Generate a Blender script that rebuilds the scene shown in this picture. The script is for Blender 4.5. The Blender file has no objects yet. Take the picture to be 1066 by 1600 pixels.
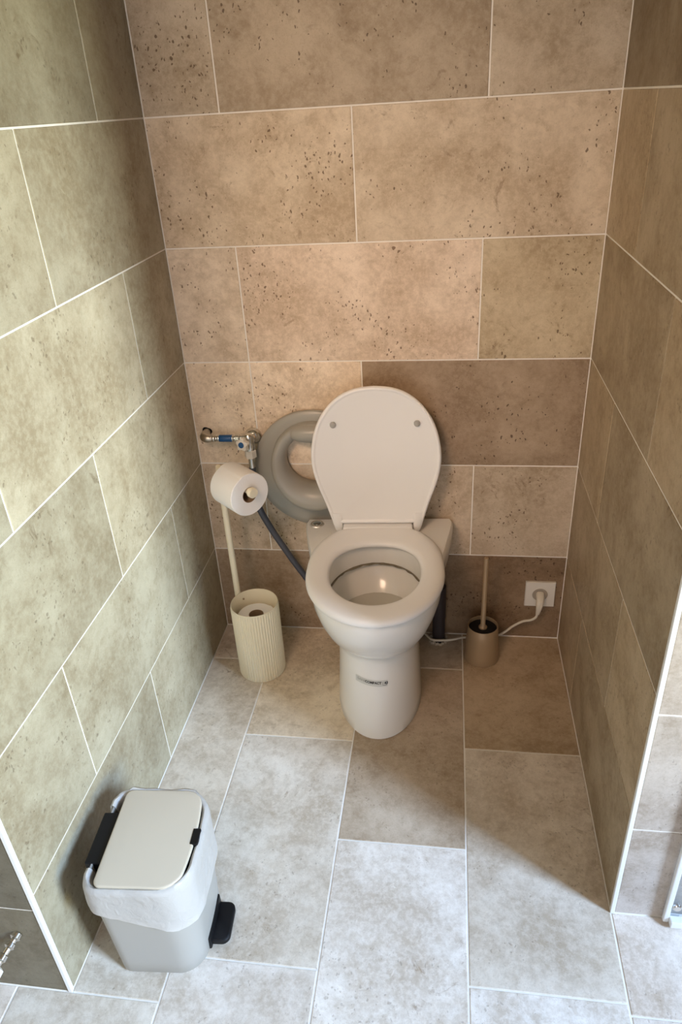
import bpy, bmesh, math, random
from math import sin, cos, pi, radians, sqrt
from mathutils import Vector, Matrix, noise

random.seed(7)
S = bpy.context.scene
COL = S.collection

# ------------------------------------------------------------------ camera
CAM = (0.70140886, -1.81611964, 1.47947539)
RX = Vector((0.98979475, 0.13180438, -0.05416601))
UY = Vector((-0.01848934, 0.49568403, 0.8683061))
FZ = Vector((-0.14129577, 0.85844333, -0.49306243))
cd = bpy.data.cameras.new('camera')
cam = bpy.data.objects.new('camera', cd)
COL.objects.link(cam)
m = Matrix((RX, UY, -FZ)).transposed().to_4x4()
m.translation = CAM
cam.matrix_world = m
cd.sensor_fit = 'VERTICAL'
cd.sensor_height = 24.0
cd.lens = 24.0 * 1127.79 / 1600.0
cd.clip_start = 0.02
S.camera = cam

# ------------------------------------------------------------------ light
S.view_settings.view_transform = 'Standard'
S.view_settings.look = 'None'
S.view_settings.gamma = 1.0
S.view_settings.use_curve_mapping = False
S.view_settings.exposure = 0.0
W = bpy.data.worlds.new('outside')
S.world = W
W.use_nodes = True
wn = W.node_tree.nodes['Background']
wn.inputs[0].default_value = (0.62, 0.75, 1.0, 1)
wn.inputs[1].default_value = 1.0

WIN_X, WIN_Y0, WIN_Y1, WIN_Z0, WIN_Z1 = 2.2, -2.60, -1.02, 0.60, 2.46


def area(name, loc, direction, sx, sy, power, color, spread=180):
    d = bpy.data.lights.new(name, 'AREA')
    d.shape = 'RECTANGLE'
    d.size, d.size_y = sx, sy
    d.energy = power
    d.color = color
    d.spread = radians(spread)
    o = bpy.data.objects.new(name, d)
    o.location = loc
    o.rotation_euler = Vector(direction).to_track_quat('-Z', 'Y').to_euler()
    COL.objects.link(o)
    return o


# daylight entering by the big window of the room: bright hazy sky, and the sunlit garden lower down
area('sky_daylight', (6.32, -3.78, 3.95), (-5.82, 2.88, -3.95), 1.40, 1.8, 1430, (0.455, 0.635, 0.93))
area('garden_daylight', (6.32, -3.78, 1.50), (-6.32, 3.08, -0.6), 1.40, 2.2, 500, (1.0, 0.81, 0.20))
# warm lamp under the ceiling of the room, left of the photographer
area('ceiling_lamp', (0.05, -2.00, 2.20), (0.50, 2.0, -1.27), 0.50, 0.50, 2.9, (1.0, 0.68, 0.48), 60)
# added soft fill through an opening cut in the rear wall, behind the camera
area('rear_fill_light', (0.45, -3.75, 1.05), (0.05, 1.0, -0.06), 1.1, 1.9, 14, (1.0, 0.86, 0.72))

# ------------------------------------------------------------------ materials
def mat(name):
    mt = bpy.data.materials.new(name)
    mt.use_nodes = True
    nt = mt.node_tree
    return mt, nt, nt.nodes['Principled BSDF'], nt.nodes, nt.links


def plain(name, col, rough=0.4, metal=0.0, noise_amt=0.05, nscale=20, bump=0.0, bscale=60, coat=0.0, spec=None, trans=0.0):
    mt, nt, b, N, L = mat(name)
    tc = N.new('ShaderNodeTexCoord')
    nz = N.new('ShaderNodeTexNoise')
    nz.inputs['Scale'].default_value = nscale
    nz.inputs['Detail'].default_value = 4
    L.new(tc.outputs['Object'], nz.inputs['Vector'])
    mx = N.new('ShaderNodeMix')
    mx.data_type = 'RGBA'
    c = Vector(col)
    mx.inputs[6].default_value = (*(c * (1 - noise_amt)), 1)
    mx.inputs[7].default_value = (*(c * (1 + noise_amt)), 1)
    L.new(nz.outputs['Fac'], mx.inputs[0])
    L.new(mx.outputs[2], b.inputs['Base Color'])
    b.inputs['Roughness'].default_value = rough
    b.inputs['Metallic'].default_value = metal
    b.inputs['Coat Weight'].default_value = coat
    if spec is not None:
        b.inputs['Specular IOR Level'].default_value = spec
    if trans:
        b.inputs['Transmission Weight'].default_value = trans
    if bump:
        n2 = N.new('ShaderNodeTexNoise')
        n2.inputs['Scale'].default_value = bscale
        n2.inputs['Detail'].default_value = 5
        L.new(tc.outputs['Object'], n2.inputs['Vector'])
        bp = N.new('ShaderNodeBump')
        bp.inputs['Strength'].default_value = bump
        bp.inputs['Distance'].default_value = 0.002
        L.new(n2.outputs['Fac'], bp.inputs['Height'])
        L.new(bp.outputs['Normal'], b.inputs['Normal'])
    return mt


def travertine():
    mt, nt, b, N, L = mat('travertine')
    tc = N.new('ShaderNodeTexCoord')
    oi = N.new('ShaderNodeObjectInfo')

    def math_(op, a, bb=None, c=None, clamp=False):
        n = N.new('ShaderNodeMath')
        n.operation = op
        n.use_clamp = clamp
        for i, v in enumerate((a, bb, c)):
            if v is None:
                continue
            if isinstance(v, (int, float)):
                n.inputs[i].default_value = v
            else:
                L.new(v, n.inputs[i])
        return n.outputs[0]

    def rng(v, a, bb, c=0.0, d=1.0):
        n = N.new('ShaderNodeMapRange')
        n.clamp = True
        n.interpolation_type = 'SMOOTHSTEP'
        L.new(v, n.inputs[0])
        for i, q in enumerate((a, bb, c, d)):
            n.inputs[1 + i].default_value = q
        return n.outputs[0]

    def mix(f, a, bb, mode='MIX'):
        n = N.new('ShaderNodeMix')
        n.data_type = 'RGBA'
        n.blend_type = mode
        if isinstance(f, (int, float)):
            n.inputs[0].default_value = f
        else:
            L.new(f, n.inputs[0])
        for i, v in ((6, a), (7, bb)):
            if isinstance(v, tuple):
                n.inputs[i].default_value = (*v, 1)
            else:
                L.new(v, n.inputs[i])
        return n.outputs[2]

    off = N.new('ShaderNodeCombineXYZ')
    L.new(math_('MULTIPLY', oi.outputs['Random'], 41.0), off.inputs[0])
    L.new(math_('MULTIPLY', oi.outputs['Random'], 17.3), off.inputs[1])
    L.new(math_('MULTIPLY', oi.outputs['Random'], 71.7), off.inputs[2])
    va = N.new('ShaderNodeVectorMath')
    va.operation = 'ADD'
    L.new(tc.outputs['Object'], va.inputs[0])
    L.new(off.outputs[0], va.inputs[1])
    P = va.outputs[0]

    def nz(scale, detail=6, rough=0.6, dist=0.0, vec=P):
        n = N.new('ShaderNodeTexNoise')
        n.inputs['Scale'].default_value = scale
        n.inputs['Detail'].default_value = detail
        n.inputs['Roughness'].default_value = rough
        n.inputs['Distortion'].default_value = dist
        L.new(vec, n.inputs['Vector'])
        return n.outputs['Fac']

    cloud = nz(4.6, 10, 0.70, 0.25)
    patch = nz(11.0, 8, 0.66, 0.5)
    grain = nz(75.0, 5, 0.75)
    fine = nz(330.0, 3, 0.7)
    mott = nz(27.0, 9, 0.76, 0.3)
    col = mix(rng(cloud, 0.34, 0.66), (0.45, 0.38, 0.295), (0.74, 0.69, 0.61))
    col = mix(math_('MULTIPLY', rng(patch, 0.50, 0.66), 0.45), col, (0.51, 0.44, 0.345))
    col = mix(math_('MULTIPLY', rng(grain, 0.40, 0.64), 0.34), col, (0.82, 0.775, 0.70))
    col = mix(math_('MULTIPLY', rng(fine, 0.52, 0.72), 0.26), col, (0.30, 0.235, 0.165))
    col = mix(math_('MULTIPLY', rng(mott, 0.50, 0.68), 0.42), col, (0.36, 0.285, 0.20))
    # chalky flecks
    fl = nz(38.0, 8, 0.72, 1.1)
    col = mix(math_('MULTIPLY', rng(fl, 0.64, 0.70), 0.5), col, (0.78, 0.73, 0.65))
    # open pits, in swarms
    dn = N.new('ShaderNodeTexNoise')
    dn.inputs['Scale'].default_value = 60
    dn.inputs['Detail'].default_value = 3
    L.new(P, dn.inputs['Vector'])
    dv = N.new('ShaderNodeMix')
    dv.data_type = 'VECTOR'
    dv.inputs[0].default_value = 0.016
    L.new(P, dv.inputs[4])
    L.new(dn.outputs['Color'], dv.inputs[5])
    vo = N.new('ShaderNodeTexVoronoi')
    vo.inputs['Scale'].default_value = 190
    sq = N.new('ShaderNodeVectorMath')
    sq.operation = 'MULTIPLY'
    sq.inputs[1].default_value = (1.0, 0.8, 0.62)
    L.new(dv.outputs[1], sq.inputs[0])
    L.new(sq.outputs[0], vo.inputs['Vector'])
    sx = N.new('ShaderNodeSeparateColor')
    L.new(vo.outputs['Color'], sx.inputs[0])
    swarm = rng(nz(7.0, 4, 0.6, 0.4), 0.42, 0.60)
    size = math_('MULTIPLY', math_('POWER', sx.outputs[0], 2.6), math_('MULTIPLY_ADD', swarm, 0.47, 0.10))
    pit = math_('SUBTRACT', size, vo.outputs['Distance'])
    pit = rng(pit, 0.0, 0.10)
    keep = math_('GREATER_THAN', sx.outputs[1], 0.35)
    pit = math_('MULTIPLY', math_('MULTIPLY', pit, keep), oi.outputs['Alpha'])
    col = mix(math_('MULTIPLY', pit, 0.8), col, (0.13, 0.08, 0.045))
    # stained veins
    st = nz(14.0, 8, 0.7, 2.2)
    stm = math_('MULTIPLY', rng(st, 0.57, 0.68), rng(nz(3.3, 3, 0.5), 0.52, 0.66))
    col = mix(math_('MULTIPLY', stm, 0.6), col, (0.24, 0.165, 0.10))
    col = mix(1.0, col, oi.outputs['Color'], 'MULTIPLY')
    L.new(col, b.inputs['Base Color'])
    L.new(rng(cloud, 0.3, 0.7, 0.52, 0.40), b.inputs['Roughness'])
    b.inputs['Specular IOR Level'].default_value = 0.35
    bp = N.new('ShaderNodeBump')
    bp.inputs['Strength'].default_value = 0.35
    bp.inputs['Distance'].default_value = 0.0025
    h = math_('SUBTRACT', math_('MULTIPLY', grain, 0.25), pit)
    L.new(h, bp.inputs['Height'])
    L.new(bp.outputs['Normal'], b.inputs['Normal'])
    return mt


M = {}
M['tile'] = travertine()
M['grout'] = plain('grout', (0.86, 0.82, 0.75), 0.85, 0, 0.08, 30, 0.3, 200)
M['plaster'] = plain('plaster', (0.42, 0.33, 0.24), 0.9, 0, 0.03, 8, 0.1, 120)
M['white_plaster'] = plain('white_plaster', (0.80, 0.76, 0.70), 0.9, 0, 0.03, 8, 0.1, 120)
M['rubble'] = plain('rubble', (0.52, 0.45, 0.36), 0.9, 0, 0.12, 60, 0.8, 120)
M['white_trim'] = plain('white_trim', (0.86, 0.86, 0.84), 0.35, 0, 0.02)
M['ceramic'] = plain('ceramic', (0.85, 0.845, 0.815), 0.20, 0, 0.01, 6, coat=0.25)
M['lid_white'] = plain('lid_white', (0.87, 0.86, 0.845), 0.33, 0, 0.01, 6)
M['limescale'] = plain('limescale', (0.22, 0.185, 0.13), 0.7, 0, 0.5, 90)
M['water'] = plain('water', (0.60, 0.585, 0.52), 0.10, 0, 0.0)
M['rubber_grey'] = plain('rubber_grey', (0.40, 0.39, 0.36), 0.45, 0, 0.02)
M['chrome'] = plain('chrome', (0.72, 0.70, 0.66), 0.18, 1.0, 0.02)
M['satin'] = plain('satin', (0.85, 0.83, 0.80), 0.42, 0.8, 0.02)
M['steel_braid'] = plain('steel_braid', (0.60, 0.55, 0.48), 0.35, 1.0, 0.15, 300)
M['blue'] = plain('blue', (0.012, 0.085, 0.24), 0.4, 0, 0.03)
M['dark_hose'] = plain('dark_hose', (0.075, 0.08, 0.10), 0.45, 0, 0.1, 200)
M['potty_grey'] = plain('potty_grey', (0.36, 0.345, 0.30), 0.33, 0, 0.03, 12, 0.05, 300)
M['paper'] = plain('paper', (0.91, 0.90, 0.88), 0.95, 0, 0.015, 30, 0.25, 350)
M['cardboard'] = plain('cardboard', (0.30, 0.20, 0.12), 0.9, 0, 0.05)
M['beige'] = plain('beige', (0.87, 0.80, 0.61), 0.42, 0, 0.02, 15)
M['bronze'] = plain('bronze', (0.40, 0.29, 0.175), 0.42, 0.25, 0.04, 20)
M['black'] = plain('black', (0.006, 0.006, 0.007), 0.5, 0, 0.1, 40, spec=0.25)
M['pvc'] = plain('pvc', (0.035, 0.03, 0.035), 0.5, 0, 0.1, 40)
M['socket'] = plain('socket', (0.76, 0.73, 0.66), 0.4, 0, 0.01)
M['socket_dark'] = plain('socket_dark', (0.40, 0.35, 0.28), 0.5, 0, 0.03)
M['cable'] = plain('cable', (0.74, 0.69, 0.58), 0.5, 0, 0.02)
M['bin_white'] = plain('bin_white', (0.41, 0.395, 0.36), 0.42, 0, 0.01, 10)
M['bin_lid'] = plain('bin_lid', (0.62, 0.555, 0.445), 0.45, 0, 0.01, 10)
M['label_grey'] = plain('label_grey', (0.62, 0.63, 0.60), 0.35, 0, 0.02)
M['ink'] = plain('ink', (0.012, 0.012, 0.014), 0.5, 0, 0)
M['ink_faded'] = plain('ink_faded', (0.36, 0.37, 0.34), 0.5, 0, 0.1, 400)
M['cream_plastic'] = plain('cream_plastic', (0.80, 0.78, 0.60), 0.4, 0, 0.02)


def film():
    mt, nt, b, N, L = mat('bag_film')
    b.inputs['Base Color'].default_value = (0.76, 0.74, 0.71, 1)
    b.inputs['Roughness'].default_value = 0.32
    b.inputs['Subsurface Weight'].default_value = 0.0
    tr = N.new('ShaderNodeBsdfTranslucent')
    tr.inputs[0].default_value = (0.76, 0.74, 0.71, 1)
    tp = N.new('ShaderNodeBsdfTransparent')
    mx = N.new('ShaderNodeMixShader')
    mx.inputs[0].default_value = 0.30
    mx2 = N.new('ShaderNodeMixShader')
    mx2.inputs[0].default_value = 0.12
    tc = N.new('ShaderNodeTexCoord')
    nz = N.new('ShaderNodeTexNoise')
    nz.inputs['Scale'].default_value = 45
    nz.inputs['Detail'].default_value = 5
    nz.inputs['Distortion'].default_value = 1.2
    L.new(tc.outputs['Object'], nz.inputs['Vector'])
    bp = N.new('ShaderNodeBump')
    bp.inputs['Strength'].default_value = 0.5
    bp.inputs['Distance'].default_value = 0.004
    L.new(nz.outputs['Fac'], bp.inputs['Height'])
    L.new(bp.outputs['Normal'], b.inputs['Normal'])
    L.new(b.outputs[0], mx.inputs[1])
    L.new(tr.outputs[0], mx.inputs[2])
    L.new(mx.outputs[0], mx2.inputs[1])
    L.new(tp.outputs[0], mx2.inputs[2])
    L.new(mx2.outputs[0], N['Material Output'].inputs[0])
    return mt


def glass():
    mt, nt, b, N, L = mat('clear_glass')
    tp = N.new('ShaderNodeBsdfTransparent')
    tp.inputs[0].default_value = (0.95, 0.97, 0.985, 1)
    gl = N.new('ShaderNodeBsdfGlossy')
    gl.inputs['Roughness'].default_value = 0.05
    mx = N.new('ShaderNodeMixShader')
    mx.inputs[0].default_value = 0.10
    L.new(tp.outputs[0], mx.inputs[1])
    L.new(gl.outputs[0], mx.inputs[2])
    L.new(mx.outputs[0], N['Material Output'].inputs[0])
    return mt


M['film'] = film()
M['glass'] = glass()

# ------------------------------------------------------------------ mesh helpers
def obj(name, bm, material, parent=None, smooth=None):
    me = bpy.data.meshes.new(name)
    bmesh.ops.recalc_face_normals(bm, faces=bm.faces[:])
    bm.to_mesh(me)
    bm.free()
    for mt in (material if isinstance(material, (list, tuple)) else [material]):
        me.materials.append(mt)
    if smooth is not None:
        me.shade_smooth()
        me.set_sharp_from_angle(angle=radians(smooth))
    o = bpy.data.objects.new(name, me)
    COL.objects.link(o)
    if parent is not None:
        o.parent = parent
    return o


def thing(name, label, cat, loc=(0, 0, 0), rz=0.0, group=None):
    o = bpy.data.objects.new(name, None)
    o.empty_display_size = 0.05
    o.location = loc
    o.rotation_euler = (0, 0, rz)
    o['label'] = label
    o['category'] = cat
    if group:
        o['group'] = group
    COL.objects.link(o)
    return o


def box(bm, x0, x1, y0, y1, z0, z1, bevel=0.0, seg=2):
    r = bmesh.ops.create_cube(bm, size=1.0)
    vs = r['verts']
    for v in vs:
        v.co = Vector(((x0 + x1) / 2 + v.co.x * (x1 - x0), (y0 + y1) / 2 + v.co.y * (y1 - y0), (z0 + z1) / 2 + v.co.z * (z1 - z0)))
    if bevel:
        es = list({e for v in vs for e in v.link_edges})
        bmesh.ops.bevel(bm, geom=es, offset=bevel, segments=seg, affect='EDGES', profile=0.5)
    return bm


def loft(bm, rings, closed=True, cap0=False, cap1=False):
    vr = [[bm.verts.new(Vector(p)) for p in r] for r in rings]
    n = len(vr[0])
    for a, b in zip(vr, vr[1:]):
        for i in range(n if closed else n - 1):
            j = (i + 1) % n
            try:
                bm.faces.new((a[i], a[j], b[j], b[i]))
            except ValueError:
                pass
    if cap0:
        bm.faces.new(vr[0])
    if cap1:
        bm.faces.new(vr[-1])
    return vr


def lathe(bm, prof, n=48, center=(0, 0, 0), axis=(0, 0, 1), cap0=False, cap1=False, rfun=None):
    q = Vector((0, 0, 1)).rotation_difference(Vector(axis).normalized())
    c = Vector(center)
    rings = []
    for r, z in prof:
        ring = []
        for i in range(n):
            a = 2 * pi * i / n
            rr = r if rfun is None else r + rfun(a, r, z)
            ring.append(c + q @ Vector((rr * cos(a), rr * sin(a), z)))
        rings.append(ring)
    return loft(bm, rings, True, cap0, cap1)


def tube(bm, pts, r, n=12, smooth=0, caps=True):
    pts = [Vector(p) for p in pts]
    if smooth:
        P = [pts[0]] + pts + [pts[-1]]
        out = []
        for i in range(1, len(P) - 2):
            for k in range(smooth):
                t = k / smooth
                a, b, c, d = P[i - 1], P[i], P[i + 1], P[i + 2]
                out.append(0.5 * ((2 * b) + (c - a) * t + (2 * a - 5 * b + 4 * c - d) * t * t + (3 * b - a - 3 * c + d) * t ** 3))
        out.append(pts[-1])
        pts = out
    rings = []
    up = Vector((0.12, 0.2, 0.97)).normalized()
    for i, p in enumerate(pts):
        d = (pts[min(i + 1, len(pts) - 1)] - pts[max(i - 1, 0)]).normalized()
        if i == 0:
            a = d.orthogonal().normalized()
        else:
            a = (a - d * a.dot(d)).normalized()
        b = d.cross(a)
        rr = r
        if isinstance(r, (list, tuple)):
            f = i / (len(pts) - 1) * (len(r) - 1)
            k0 = min(int(f), len(r) - 2)
            rr = r[k0] + (r[k0 + 1] - r[k0]) * (f - k0)
        rings.append([p + a * rr * cos(2 * pi * k / n) + b * rr * sin(2 * pi * k / n) for k in range(n)])
    loft(bm, rings, True, caps, caps)
    return bm


def lerp_table(tab, z):
    if z >= tab[0][0]:
        return tab[0][1:]
    for a, b in zip(tab, tab[1:]):
        if a[0] >= z >= b[0]:
            t = (a[0] - z) / (a[0] - b[0])
            return [p + (q - p) * t for p, q in zip(a[1:], b[1:])]
    return tab[-1][1:]


# ------------------------------------------------------------------ setting
def slab(name, boxes, material):
    bm = bmesh.new()
    for b in boxes:
        box(bm, *b)
    o = obj(name, bm, material)
    o['kind'] = 'structure'
    return o


XR = 1.057      # right wall of the alcove
YL, YR = -1.14, -0.875
g = 0.0012
floor = slab('floor', [(-1.1, 2.3, -3.3, 0.1, -0.1, -g)], M['grout'])
wall_back = slab('wall_back', [(-0.1, XR + 0.1, g, 0.1, -g, 2.5)], M['grout'])
wall_left = slab('wall_left', [(-0.1, -g, YL + g, g, -g, 2.5)], M['grout'])
wall_right = slab('wall_right', [(XR + g, XR + 0.1, YR + g, g, -g, 2.5)], M['grout'])
wall_front_left = slab('wall_front_left', [(-1.0, -0.1, YL + g, YL + 0.1, -g, 2.5)], M['grout'])
wall_front_right = slab('wall_front_right', [(XR + 0.1, 2.2, YR + g, YR + 0.1, -g, 2.5)], M['grout'])
slab('wall_room_left', [(-1.1, -1.0, -3.2, YL + 0.1, -g, 2.5)], M['white_plaster'])
slab('wall_room_right', [(2.2, 2.3, -3.2, WIN_Y0, -g, 2.5), (2.2, 2.3, WIN_Y1, YR + 0.1, -g, 2.5),
                         (2.2, 2.3, WIN_Y0, WIN_Y1, -g, WIN_Z0), (2.2, 2.3, WIN_Y0, WIN_Y1, WIN_Z1, 2.5)], M['plaster'])
slab('wall_rear', [(-1.1, -0.05, -3.3, -3.2, -g, 2.5), (0.95, 2.3, -3.3, -3.2, -g, 2.5), (-0.05, 0.95, -3.3, -3.2, 2.05, 2.5)], M['white_plaster'])  # opening added to let the rear fill light in
slab('ceiling', [(-1.1, 2.3, -3.3, 0.1, 2.5, 2.6)], M['plaster'])
bm = bmesh.new()
for b in [(2.21, 2.26, WIN_Y0, WIN_Y0 + 0.03, WIN_Z0, WIN_Z1), (2.21, 2.26, WIN_Y1 - 0.03, WIN_Y1, WIN_Z0, WIN_Z1),
          (2.21, 2.26, WIN_Y0 + 0.03, WIN_Y1 - 0.03, WIN_Z0, WIN_Z0 + 0.04), (2.21, 2.26, WIN_Y0 + 0.03, WIN_Y1 - 0.03, WIN_Z1 - 0.04, WIN_Z1)]:
    box(bm, *b)
window = obj('window_1', bm, M['white_trim'])
window['kind'] = 'structure'
bm = bmesh.new()
box(bm, 2.232, 2.238, WIN_Y0 + 0.03, WIN_Y1 - 0.03, WIN_Z0 + 0.04, WIN_Z1 - 0.04)
obj('pane', bm, M['glass'], window)

TG = 0.0017     # half a joint


def add_tile(parent, u0, u1, v0, v1, place, tint, label=None, pits=1.0):
    """one stone tile, face proud of the grout; place(u, v, n) -> world point"""
    u0 += TG; u1 -= TG; v0 += TG; v1 -= TG
    cu, cv = (u0 + u1) / 2, (v0 + v1) / 2
    org = Vector(place(cu, cv, 0))
    ch = 0.0011
    bm = bmesh.new()
    jit = [random.uniform(-0.0004, 0.0004) for _ in range(4)]
    cor = [(u0, v0), (u1, v0), (u1, v1), (u0, v1)]
    ins = [(u0 + ch, v0 + ch), (u1 - ch, v0 + ch), (u1 - ch, v1 - ch), (u0 + ch, v1 - ch)]
    rings = [[Vector(place(a, b, -0.008)) - org for a, b in cor],
             [Vector(place(a, b, -ch)) - org for a, b in cor],
             [Vector(place(a, b, jit[i] * 0.3)) - org for i, (a, b) in enumerate(ins)]]
    loft(bm, rings, True, True, True)
    o = obj('tile', bm, M['tile'], parent)
    o.location = org
    o.color = (*tint, pits)
    if label:
        o['label'] = label
    return o


def tint(dark=0.0, base=(1, 1, 1)):
    k = 1 - dark + random.uniform(-0.035, 0.035)
    w = random.uniform(-0.012, 0.012)
    return (base[0] * k * (1 + w), base[1] * k, base[2] * k * (1 - w))


ROWS = [0.0, 0.298, 0.591, 0.891, 1.184, 1.472, 1.772, 2.072, 2.372, 2.5]
# back wall: joints along x per row
BACK = {0: [0.48], 1: [0.18, 0.78], 2: [0.18, 0.48], 3: [0.18, 0.78], 4: [0.482], 5: [0.18, 0.78], 6: [0.48], 7: [0.18, 0.78], 8: [0.48]}
BT = {(0, 1): ((1, .80, .62), .60), (1, 2): ((1, .93, .84), .22), (2, 2): ((1, .86, .72), .50), (2, 0): ((1.04, 1, .94), -.12), (2, 1): ((1.05, 1, .95), -.16),
      (3, 1): ((1.06, 1.0, .96), -.05), (3, 2): ((1, .94, .78), .22), (3, 0): ((1.03, .99, .94), .02), (4, 0): ((1, .96, .88), .10), (4, 1): ((1, .96, .88), .13),
      (5, 0): ((1, .97, .9), .20), (5, 1): ((1, .93, .82), .34), (5, 2): ((1, .97, .90), .26), (1, 0): ((1, .95, .88), .10), (0, 0): ((1, .88, .76), .38), (1, 1): ((1, .95, .88), .10)}
for r in range(9):
    xs = [0.0] + BACK[r] + [XR]
    for i in range(len(xs) - 1):
        bs, dk = BT.get((r, i), ((1, .97, .92), .1))
        bs = (bs[0] * 1.01, bs[1] * .955, bs[2] * .88)  # warm cast of the shaded back wall put into the stone tint
        dk -= .05
        add_tile(wall_back, xs[i], xs[i + 1], ROWS[r], ROWS[r + 1], lambda u, v, n: (u, -n, v), tint(dk, bs),
                 'darker brown pitted tile' if (r, i) == (2, 2) else None)
LEFT = {0: [-0.559], 1: [-0.26, -0.869], 2: [-0.577], 3: [-0.272, -0.882], 4: [-0.577], 5: [-0.25, -0.85], 6: [-0.577], 7: [-0.272, -0.872], 8: [-0.577]}
for r in range(9):
    ys = [YL + 0.006] + sorted(LEFT[r]) + [0.0]
    for i in range(len(ys) - 1):
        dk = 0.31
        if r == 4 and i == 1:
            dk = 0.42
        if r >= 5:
            dk = 0.53  # top rows dimmed in colour, light falloff painted into the tint
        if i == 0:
            dk += 0.07  # front tiles also dimmed in colour, standing in for weaker light
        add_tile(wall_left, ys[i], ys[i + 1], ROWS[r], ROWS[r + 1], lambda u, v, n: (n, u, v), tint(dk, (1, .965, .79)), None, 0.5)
RIGHT = {0: [-0.275], 1: [-0.595], 2: [-0.30], 3: [-0.60], 4: [-0.30], 5: [-0.6], 6: [-0.3], 7: [-0.6], 8: [-0.3]}
for r in range(9):
    ys = [YR + 0.006] + sorted(RIGHT[r]) + [0.0]
    for i in range(len(ys) - 1):
        add_tile(wall_right, ys[i], ys[i + 1], ROWS[r], ROWS[r + 1], lambda u, v, n: (XR - n, u, v), tint((0.30 if (r + i) % 2 else 0.41) + (0.18 if r >= 5 else 0), (1, .85, .64)), None, 0.5)  # shade painted in: browner wall tint, top rows darker still
# floor: columns along x, joints along y
FX = [-1.0, -0.70, -0.41, -0.113, 0.178, 0.472, 0.765, XR, 1.355, 1.65, 1.95, 2.2]
FJ = {3: [-0.165, -0.765, -1.37, -1.97, -2.57], 4: [-0.463, -1.05, -1.65, -2.25, -2.85], 5: [-0.165, -0.759, -1.36, -1.96, -2.56], 6: [-0.465, -1.05, -1.65, -2.25, -2.85]}
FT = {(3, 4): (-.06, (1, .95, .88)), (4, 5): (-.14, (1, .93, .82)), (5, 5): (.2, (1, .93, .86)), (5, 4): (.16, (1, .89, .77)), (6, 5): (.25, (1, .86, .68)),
      (4, 4): (.0, (1, .995, .985)), (5, 3): (-.28, (1, 1.005, 1.03)), (6, 3): (-.28, (1, 1.005, 1.03)), (4, 3): (-.22, (1, .99, 1.0)), (6, 4): (-.10, (1, .955, .90)), (3, 3): (-.12, (1, .98, .96)), (4, 4): (-.14, (1, .975, .94))}  # front tiles paled as lit, alcove tiles browned as shaded, over stone tones
for c in range(len(FX) - 1):
    x0, x1 = FX[c], FX[c + 1]
    ytop = 0.0
    if x1 <= 0.0:
        ytop = YL
    if x0 >= XR:
        ytop = YR
    js = FJ.get(c, [-1.37 + 0.3 * (c % 2) - 0.6 * k for k in range(4)])
    ys = [-3.2] + sorted(j for j in js if j < ytop - 0.02) + [ytop]
    nt_ = len(ys) - 1
    for i in range(nt_):
        k = 6 - (nt_ - i)   # 5 = the one against the wall
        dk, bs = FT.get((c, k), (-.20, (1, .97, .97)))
        if c == 3:
            lo, hi = ys[i], ys[i + 1]
            if hi > YL and lo < YL:       # this column runs under the end of the left wall
                add_tile(floor, 0.0, x1, YL, hi, lambda u, v, n: (u, v, n), tint(dk, bs), None, 0.38)
                add_tile(floor, x0, x1, lo, YL, lambda u, v, n: (u, v, n), tint(dk, bs), None, 0.38)
                continue
            if lo >= YL:
                x0_ = 0.0
                add_tile(floor, x0_, x1, lo, hi, lambda u, v, n: (u, v, n), tint(dk, bs), None, 0.38)
                continue
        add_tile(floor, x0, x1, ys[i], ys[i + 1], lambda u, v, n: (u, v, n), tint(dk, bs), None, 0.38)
# the two wall fronts beside the alcove
for r, (z0, z1) in enumerate(zip([0, .262, .557, .857, 1.15, 1.44, 1.74, 2.04], [.262, .557, .857, 1.15, 1.44, 1.74, 2.04, 2.5])):
    s = 0.3 * (r % 2)
    for x0, x1 in ((-0.45 + s * 0.6, -0.006), (-1.0, -0.45 + s * 0.6)):
        add_tile(wall_front_left, x0, x1, z0, z1, lambda u, v, n: (u, YL - n, v), tint(0.74, (1, .95, .76)), None, 0.3)  # wall turned from the window, its shade painted into the dark tint
    for x0, x1 in ((XR + 0.006, 1.50 + s), (1.50 + s, 2.2)):
        add_tile(wall_front_right, x0, x1, z0, z1, lambda u, v, n: (u, YR - n, v), tint(0.16, (1, .94, .92)), None, 0.3)
# white corner profiles
bm = bmesh.new()
box(bm, -0.0065, 0.0018, YL - 0.0018, YL + 0.0065, 0.0, 2.5, 0.001, 2)
o = obj('trim_1', bm, M['white_trim'])
o['kind'] = 'structure'
bm = bmesh.new()
box(bm, XR - 0.0018, XR + 0.0065, YR - 0.0018, YR + 0.0065, 0.0, 2.5, 0.001, 2)
o = obj('trim_2', bm, M['white_trim'])
o['kind'] = 'structure'

# ------------------------------------------------------------------ toilet
toilet = thing('toilet', 'white compact floor-standing toilet with raised lid against the back wall', 'toilet', (0.5165, -0.030, 0), radians(3.0))
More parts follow.
